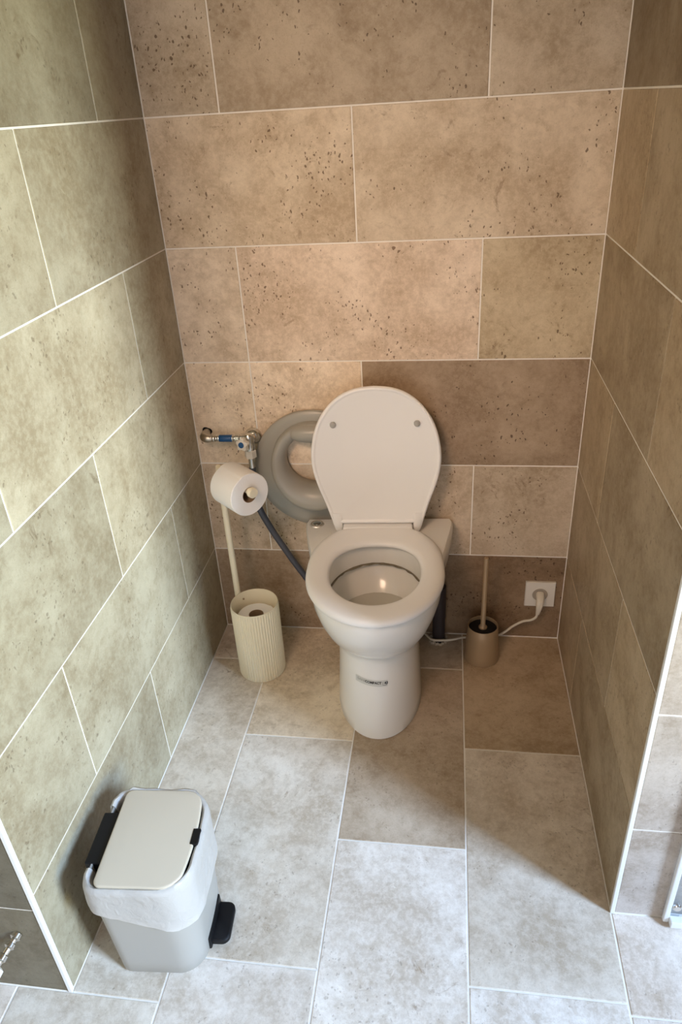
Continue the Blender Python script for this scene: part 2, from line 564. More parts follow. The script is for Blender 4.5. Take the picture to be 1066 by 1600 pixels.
# z, back half-width, side half-width, y of the widest point, front y, shear
TZ = [
    (0.432, .207, .168, -.235, -.486, 0.0),
    (0.426, .2115, .172, -.235, -.490, 0.0),
    (0.40, .212, .172, -.237, -.489, 0.0),
    (0.37, .210, .168, -.238, -.482, 0.0),
    (0.335, .203, .158, -.240, -.465, 0.02),
    (0.30, .190, .143, -.240, -.440, 0.08),
    (0.272, .172, .127, -.238, -.414, 0.14),
    (0.252, .150, .115, -.236, -.392, 0.20),
    (0.240, .132, .112, -.234, -.378, 0.22),
    (0.232, .120, .109, -.232, -.372, 0.22),
    (0.215, .114, .1085, -.230, -.372, 0.16),
    (0.17, .112, .109, -.230, -.383, 0.08),
    (0.10, .112, .112, -.230, -.402, 0.0),
    (0.03, .113, .116, -.230, -.420, 0.0),
    (0.004, .114, .118, -.230, -.426, 0.0),
    (0.0, .112, .116, -.230, -.423, 0.0),
]


def plan(z, wb, wm, ym, yf, sh, inset=0.0):
    pts = []
    nb, ns, nf = 6, 14, 28
    wb -= inset; wm -= inset; yf += inset
    y0 = -inset
    side = []
    rc = 0.012
    for i in range(ns):
        t = i / ns
        y = y0 + (ym - y0) * t
        w = wb + (wm - wb) * (t * t * (3 - 2 * t) * 0.55 + t * 0.45)
        if t == 0:
            w -= 0.006
        side.append((w, y))
    for i in range(nf):
        a = pi / 2 * i / nf
        side.append((wm * cos(a), ym + (yf - ym) * sin(a)))
    side.append((0.0, yf))
    left = [(-w, y) for w, y in side]
    right = [(w, y) for w, y in side[:-1]][::-1]
    back = [(wb - 0.006 - 2 * (wb - 0.006) * (k + 1) / (nb + 1), y0 + 0.0) for k in range(nb)]
    for x, y in left + right + back:
        pts.append((x, y, max(0.0, z + sh * (y - yf) * -1.0)))
    return pts


def bowl_ring(z, a, b, cy, n, template):
    return [(a * cos(t), cy + b * sin(t), z) for t in template]


rings = [plan(*row) for row in TZ][::-1]
n = len(rings[0])
tmpl = [math.atan2((p[1] + 0.275) * 0.85, p[0]) for p in rings[-1]]
rings.append(plan(0.4325, .203, .164, -.235, -.482, 0.0))
inner = [(0.4320, .131, .158, -.286), (0.428, .126, .153, -.286), (0.40, .1245, .151, -.286), (0.372, .1265, .153, -.286), (0.366, .133, .159, -.286),
         (0.360, .139, .164, -.286), (0.352, .137, .162, -.286), (0.33, .128, .150, -.286), (0.30, .111, .126, -.288), (0.27, .086, .095, -.292),
         (0.245, .066, .070, -.296), (0.20, .05, .05, -.30), (0.17, .03, .03, -.30)]
for z, a, b, cy in inner:
    rings.append(bowl_ring(z, a, b, cy, n, tmpl))
bm = bmesh.new()
loft(bm, rings, True, True, True)
obj('bowl', bm, M['ceramic'], toilet, 40)
# dark limescale line under the rim
bm = bmesh.new()
rr = []
for k in range(4):
    ring = []
    for i in range(96):
        t = 2 * pi * i / 96
        w = 0.0016 + 0.0034 * max(0.0, noise.noise(Vector((cos(t) * 7, sin(t) * 7, 3.3))) + 0.3) * (1.0 if sin(t) > 0.1 else 0.3)
        a, b = .1255 + 0.0005, .152 + 0.0005
        dz = [0, 0, -1, -1][k] * w * 1.6
        dr = [0.004, -0.0015, -0.0015, 0.004][k]
        ring.append(((a + dr) * cos(t), -.286 + (b + dr) * sin(t), 0.3715 + dz))
    rr.append(ring)
loft(bm, rr + [rr[0]])
obj('limescale_line', bm, M['limescale'], toilet, 40)
bm = bmesh.new()
bm.faces.new([bm.verts.new((0.108 * cos(2 * pi * i / 64), -.288 + 0.122 * sin(2 * pi * i / 64), 0.2955)) for i in range(64)])
obj('water', bm, M['water'], toilet)

# seat
def seat_outline(k, n=120):
    """k = 0 outer, 1 inner"""
    out = []
    for i in range(n):
        t = 2 * pi * i / n
        c, s = cos(t), sin(t)
        if k == 0:
            ex = 2.0 if s < 0 else 2.75
            ax, by, cy = 0.1755, (0.217 if s < 0 else 0.222), -0.285
        else:
            ex = 2.05 if s < 0 else 2.35
            ax, by, cy = 0.1155, (0.142 if s < 0 else 0.125), -0.286
        x = ax * (abs(c) ** (2 / ex)) * (1 if c >= 0 else -1)
        y = cy + by * (abs(s) ** (2 / ex)) * (1 if s >= 0 else -1)
        if k == 0 and s > 0:
            x *= 1 - 0.10 * s ** 2
        out.append(Vector((x, y, 0)))
    return out


def inset_ring(ring, d):
    out = []
    n = len(ring)
    for i in range(n):
        t = (ring[(i + 1) % n] - ring[i - 1]).normalized()
        out.append(ring[i] + Vector((-t.y, t.x, 0)) * d)
    return out


so, si = seat_outline(0), seat_outline(1)
zs = 0.4365
rings = []
for d, z in [(0.010, 0.0), (0.002, 0.001), (0.0, 0.005), (0.001, 0.011), (0.005, 0.0165), (0.012, 0.0195), (0.024, 0.0205)]:
    rings.append([p + Vector((0, 0, zs + z)) for p in inset_ring(so, d)])
for d, z in [(-0.016, 0.0190), (-0.007, 0.0165), (-0.002, 0.012), (0.0, 0.007), (-0.002, 0.002), (-0.008, 0.0)]:
    rings.append([p + Vector((0, 0, zs + z)) for p in inset_ring(si, d)])
bm = bmesh.new()
loft(bm, rings + [rings[0]])
obj('seat', bm, M['lid_white'], toilet, 50)
bm = bmesh.new()
box(bm, -0.0965, 0.0965, -0.092, -0.050, 0.4330, 0.4590, 0.006, 3)
obj('hinge_block', bm, M['lid_white'], toilet, 40)

# raised lid
lid_tab = [(0.405, 0.0), (0.403, 0.030), (0.398, .055), (0.388, .080), (0.372, .104), (0.352, .124), (0.33, .140), (0.305, .1535), (0.27, .1655), (0.23, .1725), (0.195, .1735), (0.16, .1685), (0.125, .159), (0.09, .1465), (0.06, .1370), (0.030, .1285), (0.014, .1245)]
half = []
for a, b in zip(lid_tab, lid_tab[1:]):
    for k in range(4):
        t = k / 4
        half.append((a[1] + (b[1] - a[1]) * t, a[0] + (b[0] - a[0]) * t))
half.append((lid_tab[-1][1], lid_tab[-1][0]))
# soften
for _ in range(3):
    half = [half[0]] + [((half[i - 1][0] + 2 * half[i][0] + half[i + 1][0]) / 4, (half[i - 1][1] + 2 * half[i][1] + half[i + 1][1]) / 4) for i in range(1, len(half) - 1)] + [half[-1]]
out2 = [Vector((x, v, 0)) for x, v in half]
bot = [Vector((half[-1][0] * (1 - 2 * k / 12), half[-1][1], 0)) for k in range(1, 12)]
lft = [Vector((-x, v, 0)) for x, v in half[::-1]][:-1]
outline = (out2 + bot + lft)[::-1]       # counter-clockwise
tilt = radians(3.0)


def lidp(p, dep):
    # local (u, v) and depth towards the viewer -> toilet space
    y = -0.062 + p.y * sin(tilt) - dep * cos(tilt)
    z = 0.4465 + p.y * cos(tilt) + dep * sin(tilt)
    return (p.x, y, z)


rings = []
for d, dep in [(0.020, -0.001), (0.006, 0.0), (0.001, 0.003), (0.0, 0.007), (0.001, 0.0115), (0.004, 0.0140), (0.0075, 0.0140), (0.0105, 0.0115), (0.0125, 0.0105)]:
    rings.append([lidp(p, dep) for p in inset_ring(outline, d)])
bm = bmesh.new()
loft(bm, rings, True, True, True)
for sgn in (-1, 1):
    er = []
    for v, u0, u1, d0, d1 in [(0.046, .0985, .1310, 0.003, 0.0125), (0.03, .0980, .1275, 0.001, 0.0143), (0.012, .0978, .1235, -0.002, 0.0150), (-0.002, .0980, .1190, -0.002, 0.0150), (-0.010, .0995, .1150, 0.000, 0.0143), (-0.014, .1030, .1110, 0.003, 0.0125)]:
        ring = []
        for i in range(16):
            a = 2 * pi * i / 16
            cu = (u0 + u1) / 2 + (u1 - u0) / 2 * (abs(cos(a)) ** .6) * (1 if cos(a) >= 0 else -1)
            cdp = (d0 + d1) / 2 + (d1 - d0) / 2 * (abs(sin(a)) ** .6) * (1 if sin(a) >= 0 else -1)
            ring.append(lidp(Vector((cu * sgn, v, 0)), cdp))
        er.append(ring)
    loft(bm, er, True, True, True)
lid = obj('lid', bm, M['lid_white'], toilet, 40)
for sgn in (-1, 1):
    bm = bmesh.new()
    c = Vector(lidp(Vector((0.109 * sgn, 0.304, 0)), 0.0103))
    nrm = Vector((0, -cos(tilt), sin(tilt)))
    lathe(bm, [(0.0, 0.0075), (0.0055, 0.0073), (0.0078, 0.0055), (0.0084, 0.0)][::-1], 24, c, nrm)
    bmesh.ops.remove_doubles(bm, verts=bm.verts[:], dist=1e-5)
    obj('bumper', bm, M['rubber_grey'], lid, 40)

# flush button
bc = (-0.1775, -0.008 + 0.0, 0.4322)
btn = bmesh.new()
lathe(btn, [(0.0, 0.002), (0.0165, 0.0024), (0.0195, 0.0022), (0.0210, 0.0), ], 40, (-0.1765, -0.026, 0.4322))
bmesh.ops.remove_doubles(btn, verts=btn.verts[:], dist=1e-5)
fb = obj('flush_button', btn, M['satin'], toilet, 40)
bm = bmesh.new()
lathe(bm, [(0.0155, 0.0024), (0.0160, 0.0036), (0.0172, 0.0036), (0.0176, 0.0022)], 40, (-0.1765, -0.026, 0.4322))
obj('ring', bm, M['socket_dark'], fb, 40)
bm = bmesh.new()
lathe(bm, [(0.0, 0.0052), (0.008, 0.0050), (0.0105, 0.0036), (0.0110, 0.0020)], 40, (-0.1765, -0.026, 0.4322))
bmesh.ops.remove_doubles(bm, verts=bm.verts[:], dist=1e-5)
obj('push_cap', bm, M['chrome'], fb, 40)

# sticker with its lettering, lying on the curved pedestal
def ped(x, z, off):
    wb, wm, ym, yf, sh = lerp_table(TZ, z)
    return (x, ym + (yf - ym) * sqrt(max(0, 1 - (x / wm) ** 2)) - off, z)


SC, SZ, SA = -0.014, 0.163, radians(-2.2)


def stick(u, v, off):
    x = SC + u * cos(SA) - v * sin(SA)
    z = SZ + u * sin(SA) + v * cos(SA)
    return ped(x, z, off)


bm = bmesh.new()
grid = [[bm.verts.new(stick(-0.042 + 0.084 * i / 16, v, 0.0007)) for i in range(17)] for v in (-0.0085, 0, 0.0085)]
for a, b in zip(grid, grid[1:]):
    for i in range(16):
        bm.faces.new((a[i], a[i + 1], b[i + 1], b[i]))
stk = obj('sticker', bm, M['label_grey'], toilet, 60)


def lettering(text, u, v, size, material, name, align='LEFT', ex=0.0):
    c = bpy.data.curves.new('lettering', 'FONT')
    c.body = text
    c.size = size
    c.align_x = align
    c.offset = ex
    c.resolution_u = 3
    o = bpy.data.objects.new('lettering', c)
    COL.objects.link(o)
    dg = bpy.context.evaluated_depsgraph_get()
    me = bpy.data.meshes.new_from_object(o.evaluated_get(dg))
    bpy.data.objects.remove(o)
    bm = bmesh.new()
    bm.from_mesh(me)
    w = max(p.co.x for p in bm.verts)
    for p in bm.verts:
        p.co = Vector(stick(u + p.co.x, v + p.co.y, 0.0012))
    r = obj(name, bm, material, stk)
    return w


w1 = lettering('SANI', -0.0375, -0.0015, 0.0095, M['ink_faded'], 'faded_lettering')
w2 = lettering('COMPACT', -0.0375 + w1 + 0.0006, -0.0015, 0.0090, M['ink'], 'lettering', ex=0.00035)
lettering('\u00b7 43', -0.0375 + w1 + w2 + 0.003, -0.0015, 0.0095, M['ink'], 'lettering', ex=0.00035)
bm = bmesh.new()
u0 = -0.0375 + w1 + w2 + 0.0092
prev = None
for i in range(9):
    a = radians(205 + 130 * i / 8)
    q = [bm.verts.new(stick(u0 + r * cos(a) * 1.35, 0.0003 + r * sin(a), 0.0012)) for r in (0.0048, 0.0056)]
    if prev:
        bm.faces.new((prev[0], prev[1], q[1], q[0]))
    prev = q
obj('smile_mark', bm, M['ink'], stk)

# ------------------------------------------------------------------ waste pipe
pipe = thing('waste_pipe', 'dark plastic waste pipe dropping into a broken hole behind the toilet', 'pipe', (0.692, -0.032, 0))
bm = bmesh.new()
lathe(bm, [(0.019, 0.0), (0.019, 0.09), (0.0205, 0.091), (0.0205, 0.205)], 24, (0, 0, 0), (0, 0, 1), True, True)
obj('tube', bm, M['pvc'], pipe, 40)
bm = bmesh.new()
N_ = 60
r0, r1, r2 = [], [], []
for i in range(N_):
    a = 2 * pi * i / N_
    jag = noise.noise(Vector((cos(a) * 5, sin(a) * 5, 1.0))) * 0.007 + random.uniform(-0.002, 0.002)
    r0.append((0.021 * cos(a), 0.021 * sin(a), 0.0015))
    r1.append(((0.027 + jag * .5) * cos(a), (0.027 + jag * .5) * sin(a), 0.006 + random.uniform(0, 0.006)))
    yy = (0.029 + jag) * sin(a)
    r2.append(((0.029 + jag) * cos(a), min(yy, 0.031), 0.0005))
loft(bm, [r0, r1, r2])
obj('plaster_edge', bm, M['rubble'], pipe)
bm = bmesh.new()
lathe(bm, [(0.0, 0.0012), (0.024, 0.0012), (0.024, 0.0002)], 32)
bmesh.ops.remove_doubles(bm, verts=bm.verts[:], dist=1e-5)
obj('hole', bm, M['black'], pipe)

# ------------------------------------------------------------------ potty seat
potty = thing('potty_seat', 'grey plastic toddler toilet seat leaning on the wall behind the lid', 'toilet seat', (0.342, -0.001, 0.40))
PC = (0.336, 0.580)
NA = 120
rings = []


def pring(cx, cz, rx, rz, yfun):
    return [(cx + rx * cos(2 * pi * i / NA) - 0.336, yfun(2 * pi * i / NA) + 0.001, cz + rz * sin(2 * pi * i / NA) - 0.40) for i in range(NA)]


for rad, y in [(0.150, -0.004), (0.174, -0.004), (0.178, -0.008), (0.178, -0.014), (0.175, -0.018), (0.16, -0.0205), (0.142, -0.0215)]:
    rings.append(pring(PC[0], PC[1], rad, rad * 1.01, lambda a, y=y: y))


def hh(a):
    return 0.022 + 0.034 * (0.5 - 0.5 * sin(a)) ** 0.9


OC, OR = (0.334, 0.602), (0.121, 0.130)
IC, IR = (0.334, 0.620), (0.079, 0.076)
for t, f in [(0.0, 0.0), (0.01, 0.35), (0.05, 0.72), (0.13, 0.93), (0.26, 1.0), (0.45, 0.97), (0.65, 0.86), (0.82, 0.70), (0.94, 0.50), (1.0, 0.25), (1.0, -0.25), (0.85, -0.40)]:
    cx, cz = OC[0] + (IC[0] - OC[0]) * t, OC[1] + (IC[1] - OC[1]) * t
    rx, rz = OR[0] + (IR[0] - OR[0]) * t, OR[1] + (IR[1] - OR[1]) * t
    rings.append(pring(cx, cz, rx, rz, lambda a, f=f: -0.0215 - hh(a) * f))
bm = bmesh.new()
loft(bm, rings + [rings[0]])
obj('seat_shell', bm, M['potty_grey'], potty, 60)
bm = bmesh.new()
gr = []
for k in range(13):
    ph = -pi / 2 + pi * k / 12
    ring = []
    for i in range(32):
        a = 2 * pi * i / 32
        x = 0.052 * cos(ph) ** 0.5 * 0 + 0
        ring.append((0.058 * sin(ph) - 0.002, -0.036 + 0.026 * cos(ph) ** 0.6 * cos(a), 0.302 + 0.026 * cos(ph) ** 0.6 * sin(a)))
    gr.append(ring)
loft(bm, gr, True, True, True)
obj('splash_guard', bm, M['potty_grey'], potty, 60)

# ------------------------------------------------------------------ stop valve and supply
valve = thing('water_supply_valve', 'chrome supply valve with blue piece and dark hose on the left of the back wall', 'valve', (0.164, 0, 0.684))


def vp(x, y, z):
    return Vector((x - 0.164, y, z - 0.684))


bm = bmesh.new()
lathe(bm, [(0.0235, 0.0), (0.024, 0.004), (0.022, 0.011), (0.018, 0.017), (0.0135, 0.020), (0.0125, 0.050)], 32, vp(0.168, -0.001, 0.681), (0, -1, 0), True, True)
obj('rosette', bm, M['chrome'], valve, 40)
bm = bmesh.new()
lathe(bm, [(0.008, -0.030), (0.0125, -0.028), (0.0145, -0.022), (0.0145, 0.012), (0.012, 0.018), (0.009, 0.022)], 24, vp(0.166, -0.046, 0.682), (0, 0, 1), True, True)
lathe(bm, [(0.010, 0), (0.013, 0.002), (0.013, 0.018), (0.011, 0.020), (0.009, 0.026)], 24, vp(0.162, -0.046, 0.690), (-1, 0, 0), True, True)
obj('valve_body', bm, M['chrome'], valve, 40)
# star knob
kd = Vector((-0.25, -0.85, 0.12)).normalized()
kc = vp(0.163, -0.058, 0.684)
bm = bmesh.new()
lathe(bm, [(0.006, 0), (0.006, 0.016)], 16, kc, kd, True, True)
lathe(bm, [(0.010, 0.012), (0.0165, 0.015), (0.018, 0.021), (0.016, 0.028), (0.0095, 0.030)], 48, kc, kd, True, True, rfun=lambda a, r, z: 0.16 * r * cos(5 * a) if r > 0.012 else 0)
knob = obj('knob', bm, M['socket'], valve, 40)
bm = bmesh.new()
lathe(bm, [(0.0085, 0.0295), (0.0080, 0.0318)], 24, kc, kd, False, True)
obj('blue_dot', bm, M['blue'], knob, 40)
# horizontal branch to the wall elbow
zc, yb = 0.690, -0.045
for segs in ([(0.128, 0.140, .012), (0.1225, 0.128, .0075), (0.118, 0.1225, .0095)], [(0.0765, 0.0835, .0095), (0.070, 0.0765, .0075), (0.0625, 0.070, .0105), (0.056, 0.0625, .008)]):
    prof = []
    for x0, x1, r in sorted(segs):
        prof += [(r * .92, x0), (r, x0 + 0.001), (r, x1 - 0.001), (r * .92, x1)]
    bm = bmesh.new()
    lathe(bm, prof, 20, vp(0, yb, zc), (1, 0, 0), True, True)
    obj('connector', bm, M['chrome'], valve, 40)
bm = bmesh.new()
lathe(bm, [(0.0095, 0), (0.010, 0.001), (0.010, 0.036), (0.0095, 0.037)], 24, vp(0.0826, yb, zc), (1, 0, 0), True, True)
obj('blue_sleeve', bm, M['blue'], valve, 40)
bm = bmesh.new()
tube(bm, [vp(0.060, yb, zc), vp(0.046, yb, zc), vp(0.036, yb + 0.010, zc), vp(0.034, -0.002, zc)], [0.010, 0.0125, 0.0125, 0.011], 20, 5)
obj('elbow', bm, M['steel_braid'], valve, 40)
bm = bmesh.new()
lathe(bm, [(0.0135, 0), (0.0125, 0.002), (0.010, 0.002)], 28, vp(0.034, -0.0008, zc + 0.001), (0, -1, 0), True, True, rfun=lambda a, r, z: 0.12 * r * sin(3 * a + 1))
obj('wall_hole', bm, M['black'], valve)
bm = bmesh.new()
lathe(bm, [(0.0150, 0), (0.0165, 0.002), (0.0165, 0.022), (0.0150, 0.024)], 6, vp(0.166, -0.046, 0.6335), (0, 0, 1), True, True)
obj('union_nut', bm, M['socket'], valve)
bm = bmesh.new()
lathe(bm, [(0.0085, 0), (0.0085, 0.032)], 20, vp(0.166, -0.046, 0.6025), (0, 0, 1), True, True)
obj('ferrule', bm, M['chrome'], valve, 40)
hose = thing('supply_hose', 'dark grey water hose hanging from the chrome valve down behind the toilet', 'hose', (0.166, -0.046, 0.600))
bm = bmesh.new()
HP = [(0.166, -0.046, 0.602), (0.1655, -0.046, 0.54), (0.170, -0.048, 0.48), (0.197, -0.050, 0.412), (0.234, -0.048, 0.335), (0.272, -0.042, 0.258), (0.305, -0.030, 0.195), (0.345, -0.018, 0.165)]
tube(bm, [(x - 0.166, y + 0.046, z - 0.600) for x, y, z in HP], 0.0095, 16, 6)
obj('hose_tube', bm, M['dark_hose'], hose, 40)

# ------------------------------------------------------------------ paper stand
stand = thing('toilet_paper_stand', 'beige ribbed canister stand with pole and arm for toilet rolls in the left corner', 'paper holder', (0.166, -0.198, 0))
NR = 54
rib = lambda a, r, z: (0.0030 * (abs(sin(a * NR / 2)) - 0.5)) if (0.006 < z < 0.2405 and r > 0.0665) else 0.0
bm = bmesh.new()
R0 = 0.0680
lathe(bm, [(R0 - 0.004, 0.0), (R0 - 0.001, 0.001), (R0, 0.004), (R0, 0.0065), (R0, 0.2385), (R0 - 0.0002, 0.2405), (R0, 0.244), (R0 - 0.0006, 0.2455), (R0 - 0.0018, 0.2455), (R0 - 0.0022, 0.244), (R0 - 0.0026, 0.1045)], NR * 8, cap0=True, cap1=True, rfun=rib)
obj('canister', bm, M['beige'], stand, 35)
ax = Vector((0.75, -0.66, 0)).normalized()
pole_b = Vector((-0.0615, 0.0480, 0))
zr = 0.632
bm = bmesh.new()
tube(bm, [pole_b + Vector((0, 0, 0.002)), pole_b + Vector((0, 0, zr - 0.03)), pole_b + Vector((0, 0, zr - 0.008)) + ax * 0.006, pole_b + Vector((0, 0, zr)) + ax * 0.02, pole_b + Vector((0, 0, zr)) + ax * 0.150], 0.0088, 16, 8)
obj('pole', bm, M['beige'], stand, 40)
bm = bmesh.new()
lathe(bm, [(0.0125, 0.0), (0.0135, 0.001), (0.0135, 0.011), (0.0120, 0.013)], 28, pole_b + Vector((0, 0, zr)) + ax * 0.147, ax, True, True)
obj('arm_knob', bm, M['beige'], stand, 40)
bm = bmesh.new()
lathe(bm, [(0.003, 0.0), (0.003, 0.002)], 12, (-0.046, 0.046, 0.222), (0.7, -0.7, 0), True, True)
obj('screw', bm, M['bronze'], stand, 40)


def paper_roll(name, label, L, R, loc, axis, spin=0.0, group=None):
    root = thing(name, label, 'toilet paper', loc, 0, group)
    q = Vector((0, 0, 1)).rotation_difference(Vector(axis).normalized())
    n = 96
    rings = []
    rc = 0.0213
    for r, z in [(rc, -L / 2 + 0.0003), (R * 0.6, -L / 2), (R - 0.0015, -L / 2), (R, -L / 2 + 0.0015), (R, L / 2 - 0.0015), (R - 0.0015, L / 2), (R * 0.6, L / 2), (rc, L / 2 - 0.0003)]:
        ring = []
        for i in range(n):
            a = 2 * pi * i / n
            rr = r - (0.0018 * (1 - i / n) if r > 0.5 * R + 0.01 else 0)
            ring.append(q @ Vector((rr * cos(a + spin), rr * sin(a + spin), z)))
        rings.append(ring)
    bm = bmesh.new()
    loft(bm, rings)
    obj('paper', bm, M['paper'], root, 30)
    bm = bmesh.new()
    ring = lambda r, z: [q @ Vector((r * cos(2 * pi * i / 40), r * sin(2 * pi * i / 40), z)) for i in range(40)]
    loft(bm, [ring(rc, -L / 2), ring(rc, L / 2), ring(rc - 0.001, L / 2), ring(rc - 0.001, -L / 2), ring(rc, -L / 2)])
    obj('cardboard_core', bm, M['cardboard'], root, 30)
    return root


pw = Vector((0.166, -0.198, 0)) + pole_b
paper_roll('toilet_roll', 'white toilet roll hanging on the arm of the beige stand', 0.098, 0.0585, pw + Vector((0, 0, zr - 0.0113)) + ax * 0.0905, ax, radians(160), None)
paper_roll('toilet_roll', 'spare white toilet roll standing inside the beige ribbed canister', 0.100, 0.0550, (0.168, -0.200, 0.155), (0, 0, 1), 1.0, None)

# ------------------------------------------------------------------ brush
brush = thing('toilet_brush', 'brown toilet brush standing in its tapered holder beside the toilet', 'toilet brush', (0.821, -0.101, 0))
bm = bmesh.new()
lathe(bm, [(0.049, 0.0), (0.0515, 0.001), (0.052, 0.003), (0.0495, 0.04), (0.0462, 0.085), (0.0440, 0.1195), (0.0432, 0.1205), (0.0420, 0.1205), (0.0414, 0.1190), (0.0425, 0.104)], 64, cap0=True, cap1=True)
obj('holder', bm, M['bronze'], brush, 40)
bm = bmesh.new()
lathe(bm, [(0.0405, 0.100), (0.0412, 0.1085), (0.036, 0.1105), (0.013, 0.1105)], 48, (0, 0, 0), (0, 0, 1), True, True)
obj('collar', bm, M['black'], brush, 40)
bm = bmesh.new()
lathe(bm, [(0.0125, 0.108), (0.0125, 0.1145), (0.009, 0.118), (0.0072, 0.121), (0.0070, 0.352), (0.0062, 0.3555), (0.003, 0.357)], 24, (0, 0, 0), (0, 0, 1), True, True)
obj('handle', bm, M['bronze'], brush, 40)

# ------------------------------------------------------------------ socket and plug lead
sock = thing('wall_socket', 'square cream wall socket low on the right of the back wall', 'socket', (0.990, 0, 0.169))
bm = bmesh.new()
hs = 0.0435
rings = []
for d, y in [(0.0, -0.0002), (0.0, -0.006), (0.0012, -0.0085)]:
    rings.append([(x * (hs - d), y, z * (hs - d)) for x, z in ((-1, -1), (1, -1), (1, 1), (-1, 1))])
loft(bm, rings, True, True, True)
obj('cover_plate', bm, M['socket'], sock)
bm = bmesh.new()
lathe(bm, [(0.0255, 0.0085), (0.0250, 0.0098), (0.0228, 0.0098)], 48, (0, 0, 0), (0, -1, 0))
obj('rim_ring', bm, M['socket'], sock, 40)
bm = bmesh.new()
lathe(bm, [(0.0, 0.0088), (0.0200, 0.0088), (0.0212, 0.0096), (0.0222, 0.0090)], 48, (0, 0, 0), (0, -1, 0))
bmesh.ops.remove_doubles(bm, verts=bm.verts[:], dist=1e-5)
obj('socket_well', bm, M['socket_dark'], sock, 40)

lead = thing('plug_lead', 'cream plug and cord hanging from the wall socket behind the toilet brush', 'power cord', (0.990, -0.012, 0.169))


def lp(x, y, z):
    return Vector((x - 0.990, y + 0.012, z - 0.169))


bm = bmesh.new()
er = []
for x, y, z, w, h in [(0.990, -0.0100, 0.169, .0125, .0125), (0.990, -0.024, 0.167, .0125, .012), (0.9885, -0.033, 0.160, .0115, .0115), (0.987, -0.038, 0.148, .010, .009), (0.985, -0.040, 0.132, .0075, .007), (0.983, -0.040, 0.118, .005, .005)]:
    ring = []
    dirz = Vector((0, -1, 0)) if y > -0.03 else Vector((0, -0.5, -1)).normalized()
    upv = Vector((0, 0, 1)) if y > -0.03 else Vector((0, -1, 0.5)).normalized()
    for i in range(20):
        a = 2 * pi * i / 20
        ca, sa = cos(a), sin(a)
        ring.append(lp(x, y, z) + Vector((1, 0, 0)) * w * (abs(ca) ** .7) * (1 if ca >= 0 else -1) + upv * h * (abs(sa) ** .7) * (1 if sa >= 0 else -1))
    er.append(ring)
loft(bm, er, True, True, True)
obj('plug', bm, M['cable'], lead, 40)
bm = bmesh.new()
tube(bm, [lp(0.983, -0.040, 0.122), lp(0.979, -0.040, 0.108), lp(0.966, -0.036, 0.094), lp(0.943, -0.030, 0.083), lp(0.915, -0.028, 0.061), lp(0.893, -0.030, 0.040), lp(0.868, -0.033, 0.026), lp(0.82, -0.033, 0.019), lp(0.765, -0.040, 0.019),
          lp(0.735, -0.060, 0.026), lp(0.70, -0.066, 0.026), lp(0.672, -0.062, 0.024), lp(0.652, -0.035, 0.022), lp(0.635, -0.013, 0.022), lp(0.58, -0.012, 0.022)], 0.0036, 12, 6)
obj('cord', bm, M['cable'], lead, 40)

# ------------------------------------------------------------------ pedal bin
BR = radians(4.0)
BX, BY = 0.158, -0.995
bin_ = thing('pedal_bin', 'pale grey pedal bin lined with a white bag by the left wall', 'bin', (BX, BY, 0), BR)


def rrect(hx, hy, r, z, n=10, bulge=0.0, rs=None):
    pts = []
    rs = rs or (r, r, r, r)
    for (sx, sy, a0), r_ in zip(((1, 1, 0), (-1, 1, 90), (-1, -1, 180), (1, -1, 270)), rs):
        cx, cy = sx * (hx - r_), sy * (hy - r_)
        for k in range(n + 1):
            a = radians(a0 + 90 * k / n)
            x, y = cx + r_ * cos(a), cy + r_ * sin(a)
            pts.append(Vector((x, y, z)))
    out = []
    m_ = len(pts)
    for i in range(m_):
        p, q = pts[i], pts[(i + 1) % m_]
        L_ = (q - p).length
        k = max(1, int(L_ / 0.012))
        for j in range(k):
            w = p + (q - p) * (j / k)
            if bulge and w.x > 0:
                w.x += bulge * max(0, 1 - (w.y / hy) ** 2) * (w.x / hx)
            out.append(w)
    return out


HB = 0.285
RSB = (0.052, 0.030, 0.030, 0.052)


def bin_ring(z, inset=0.0):
    t = z / HB
    hx = 0.083 + 0.010 * t - inset
    hy = 0.0955 + 0.0125 * t - inset
    # constant vertex count: build at unit size then scale
    base = rrect(0.093, 0.108, 0.04, 0, 10, 0.006, RSB)
    return [Vector((p.x * hx / 0.093, p.y * hy / 0.108, z)) for p in base]


bm = bmesh.new()
rings = [bin_ring(0.0, 0.010), bin_ring(0.002, 0.004), bin_ring(0.008, 0.0)] + [bin_ring(HB * k / 6) for k in range(1, 7)] + [bin_ring(HB, 0.003), bin_ring(HB - 0.02, 0.004), bin_ring(0.02, 0.006)]
loft(bm, rings, True, True, True)
obj('body', bm, M['bin_white'], bin_, 50)
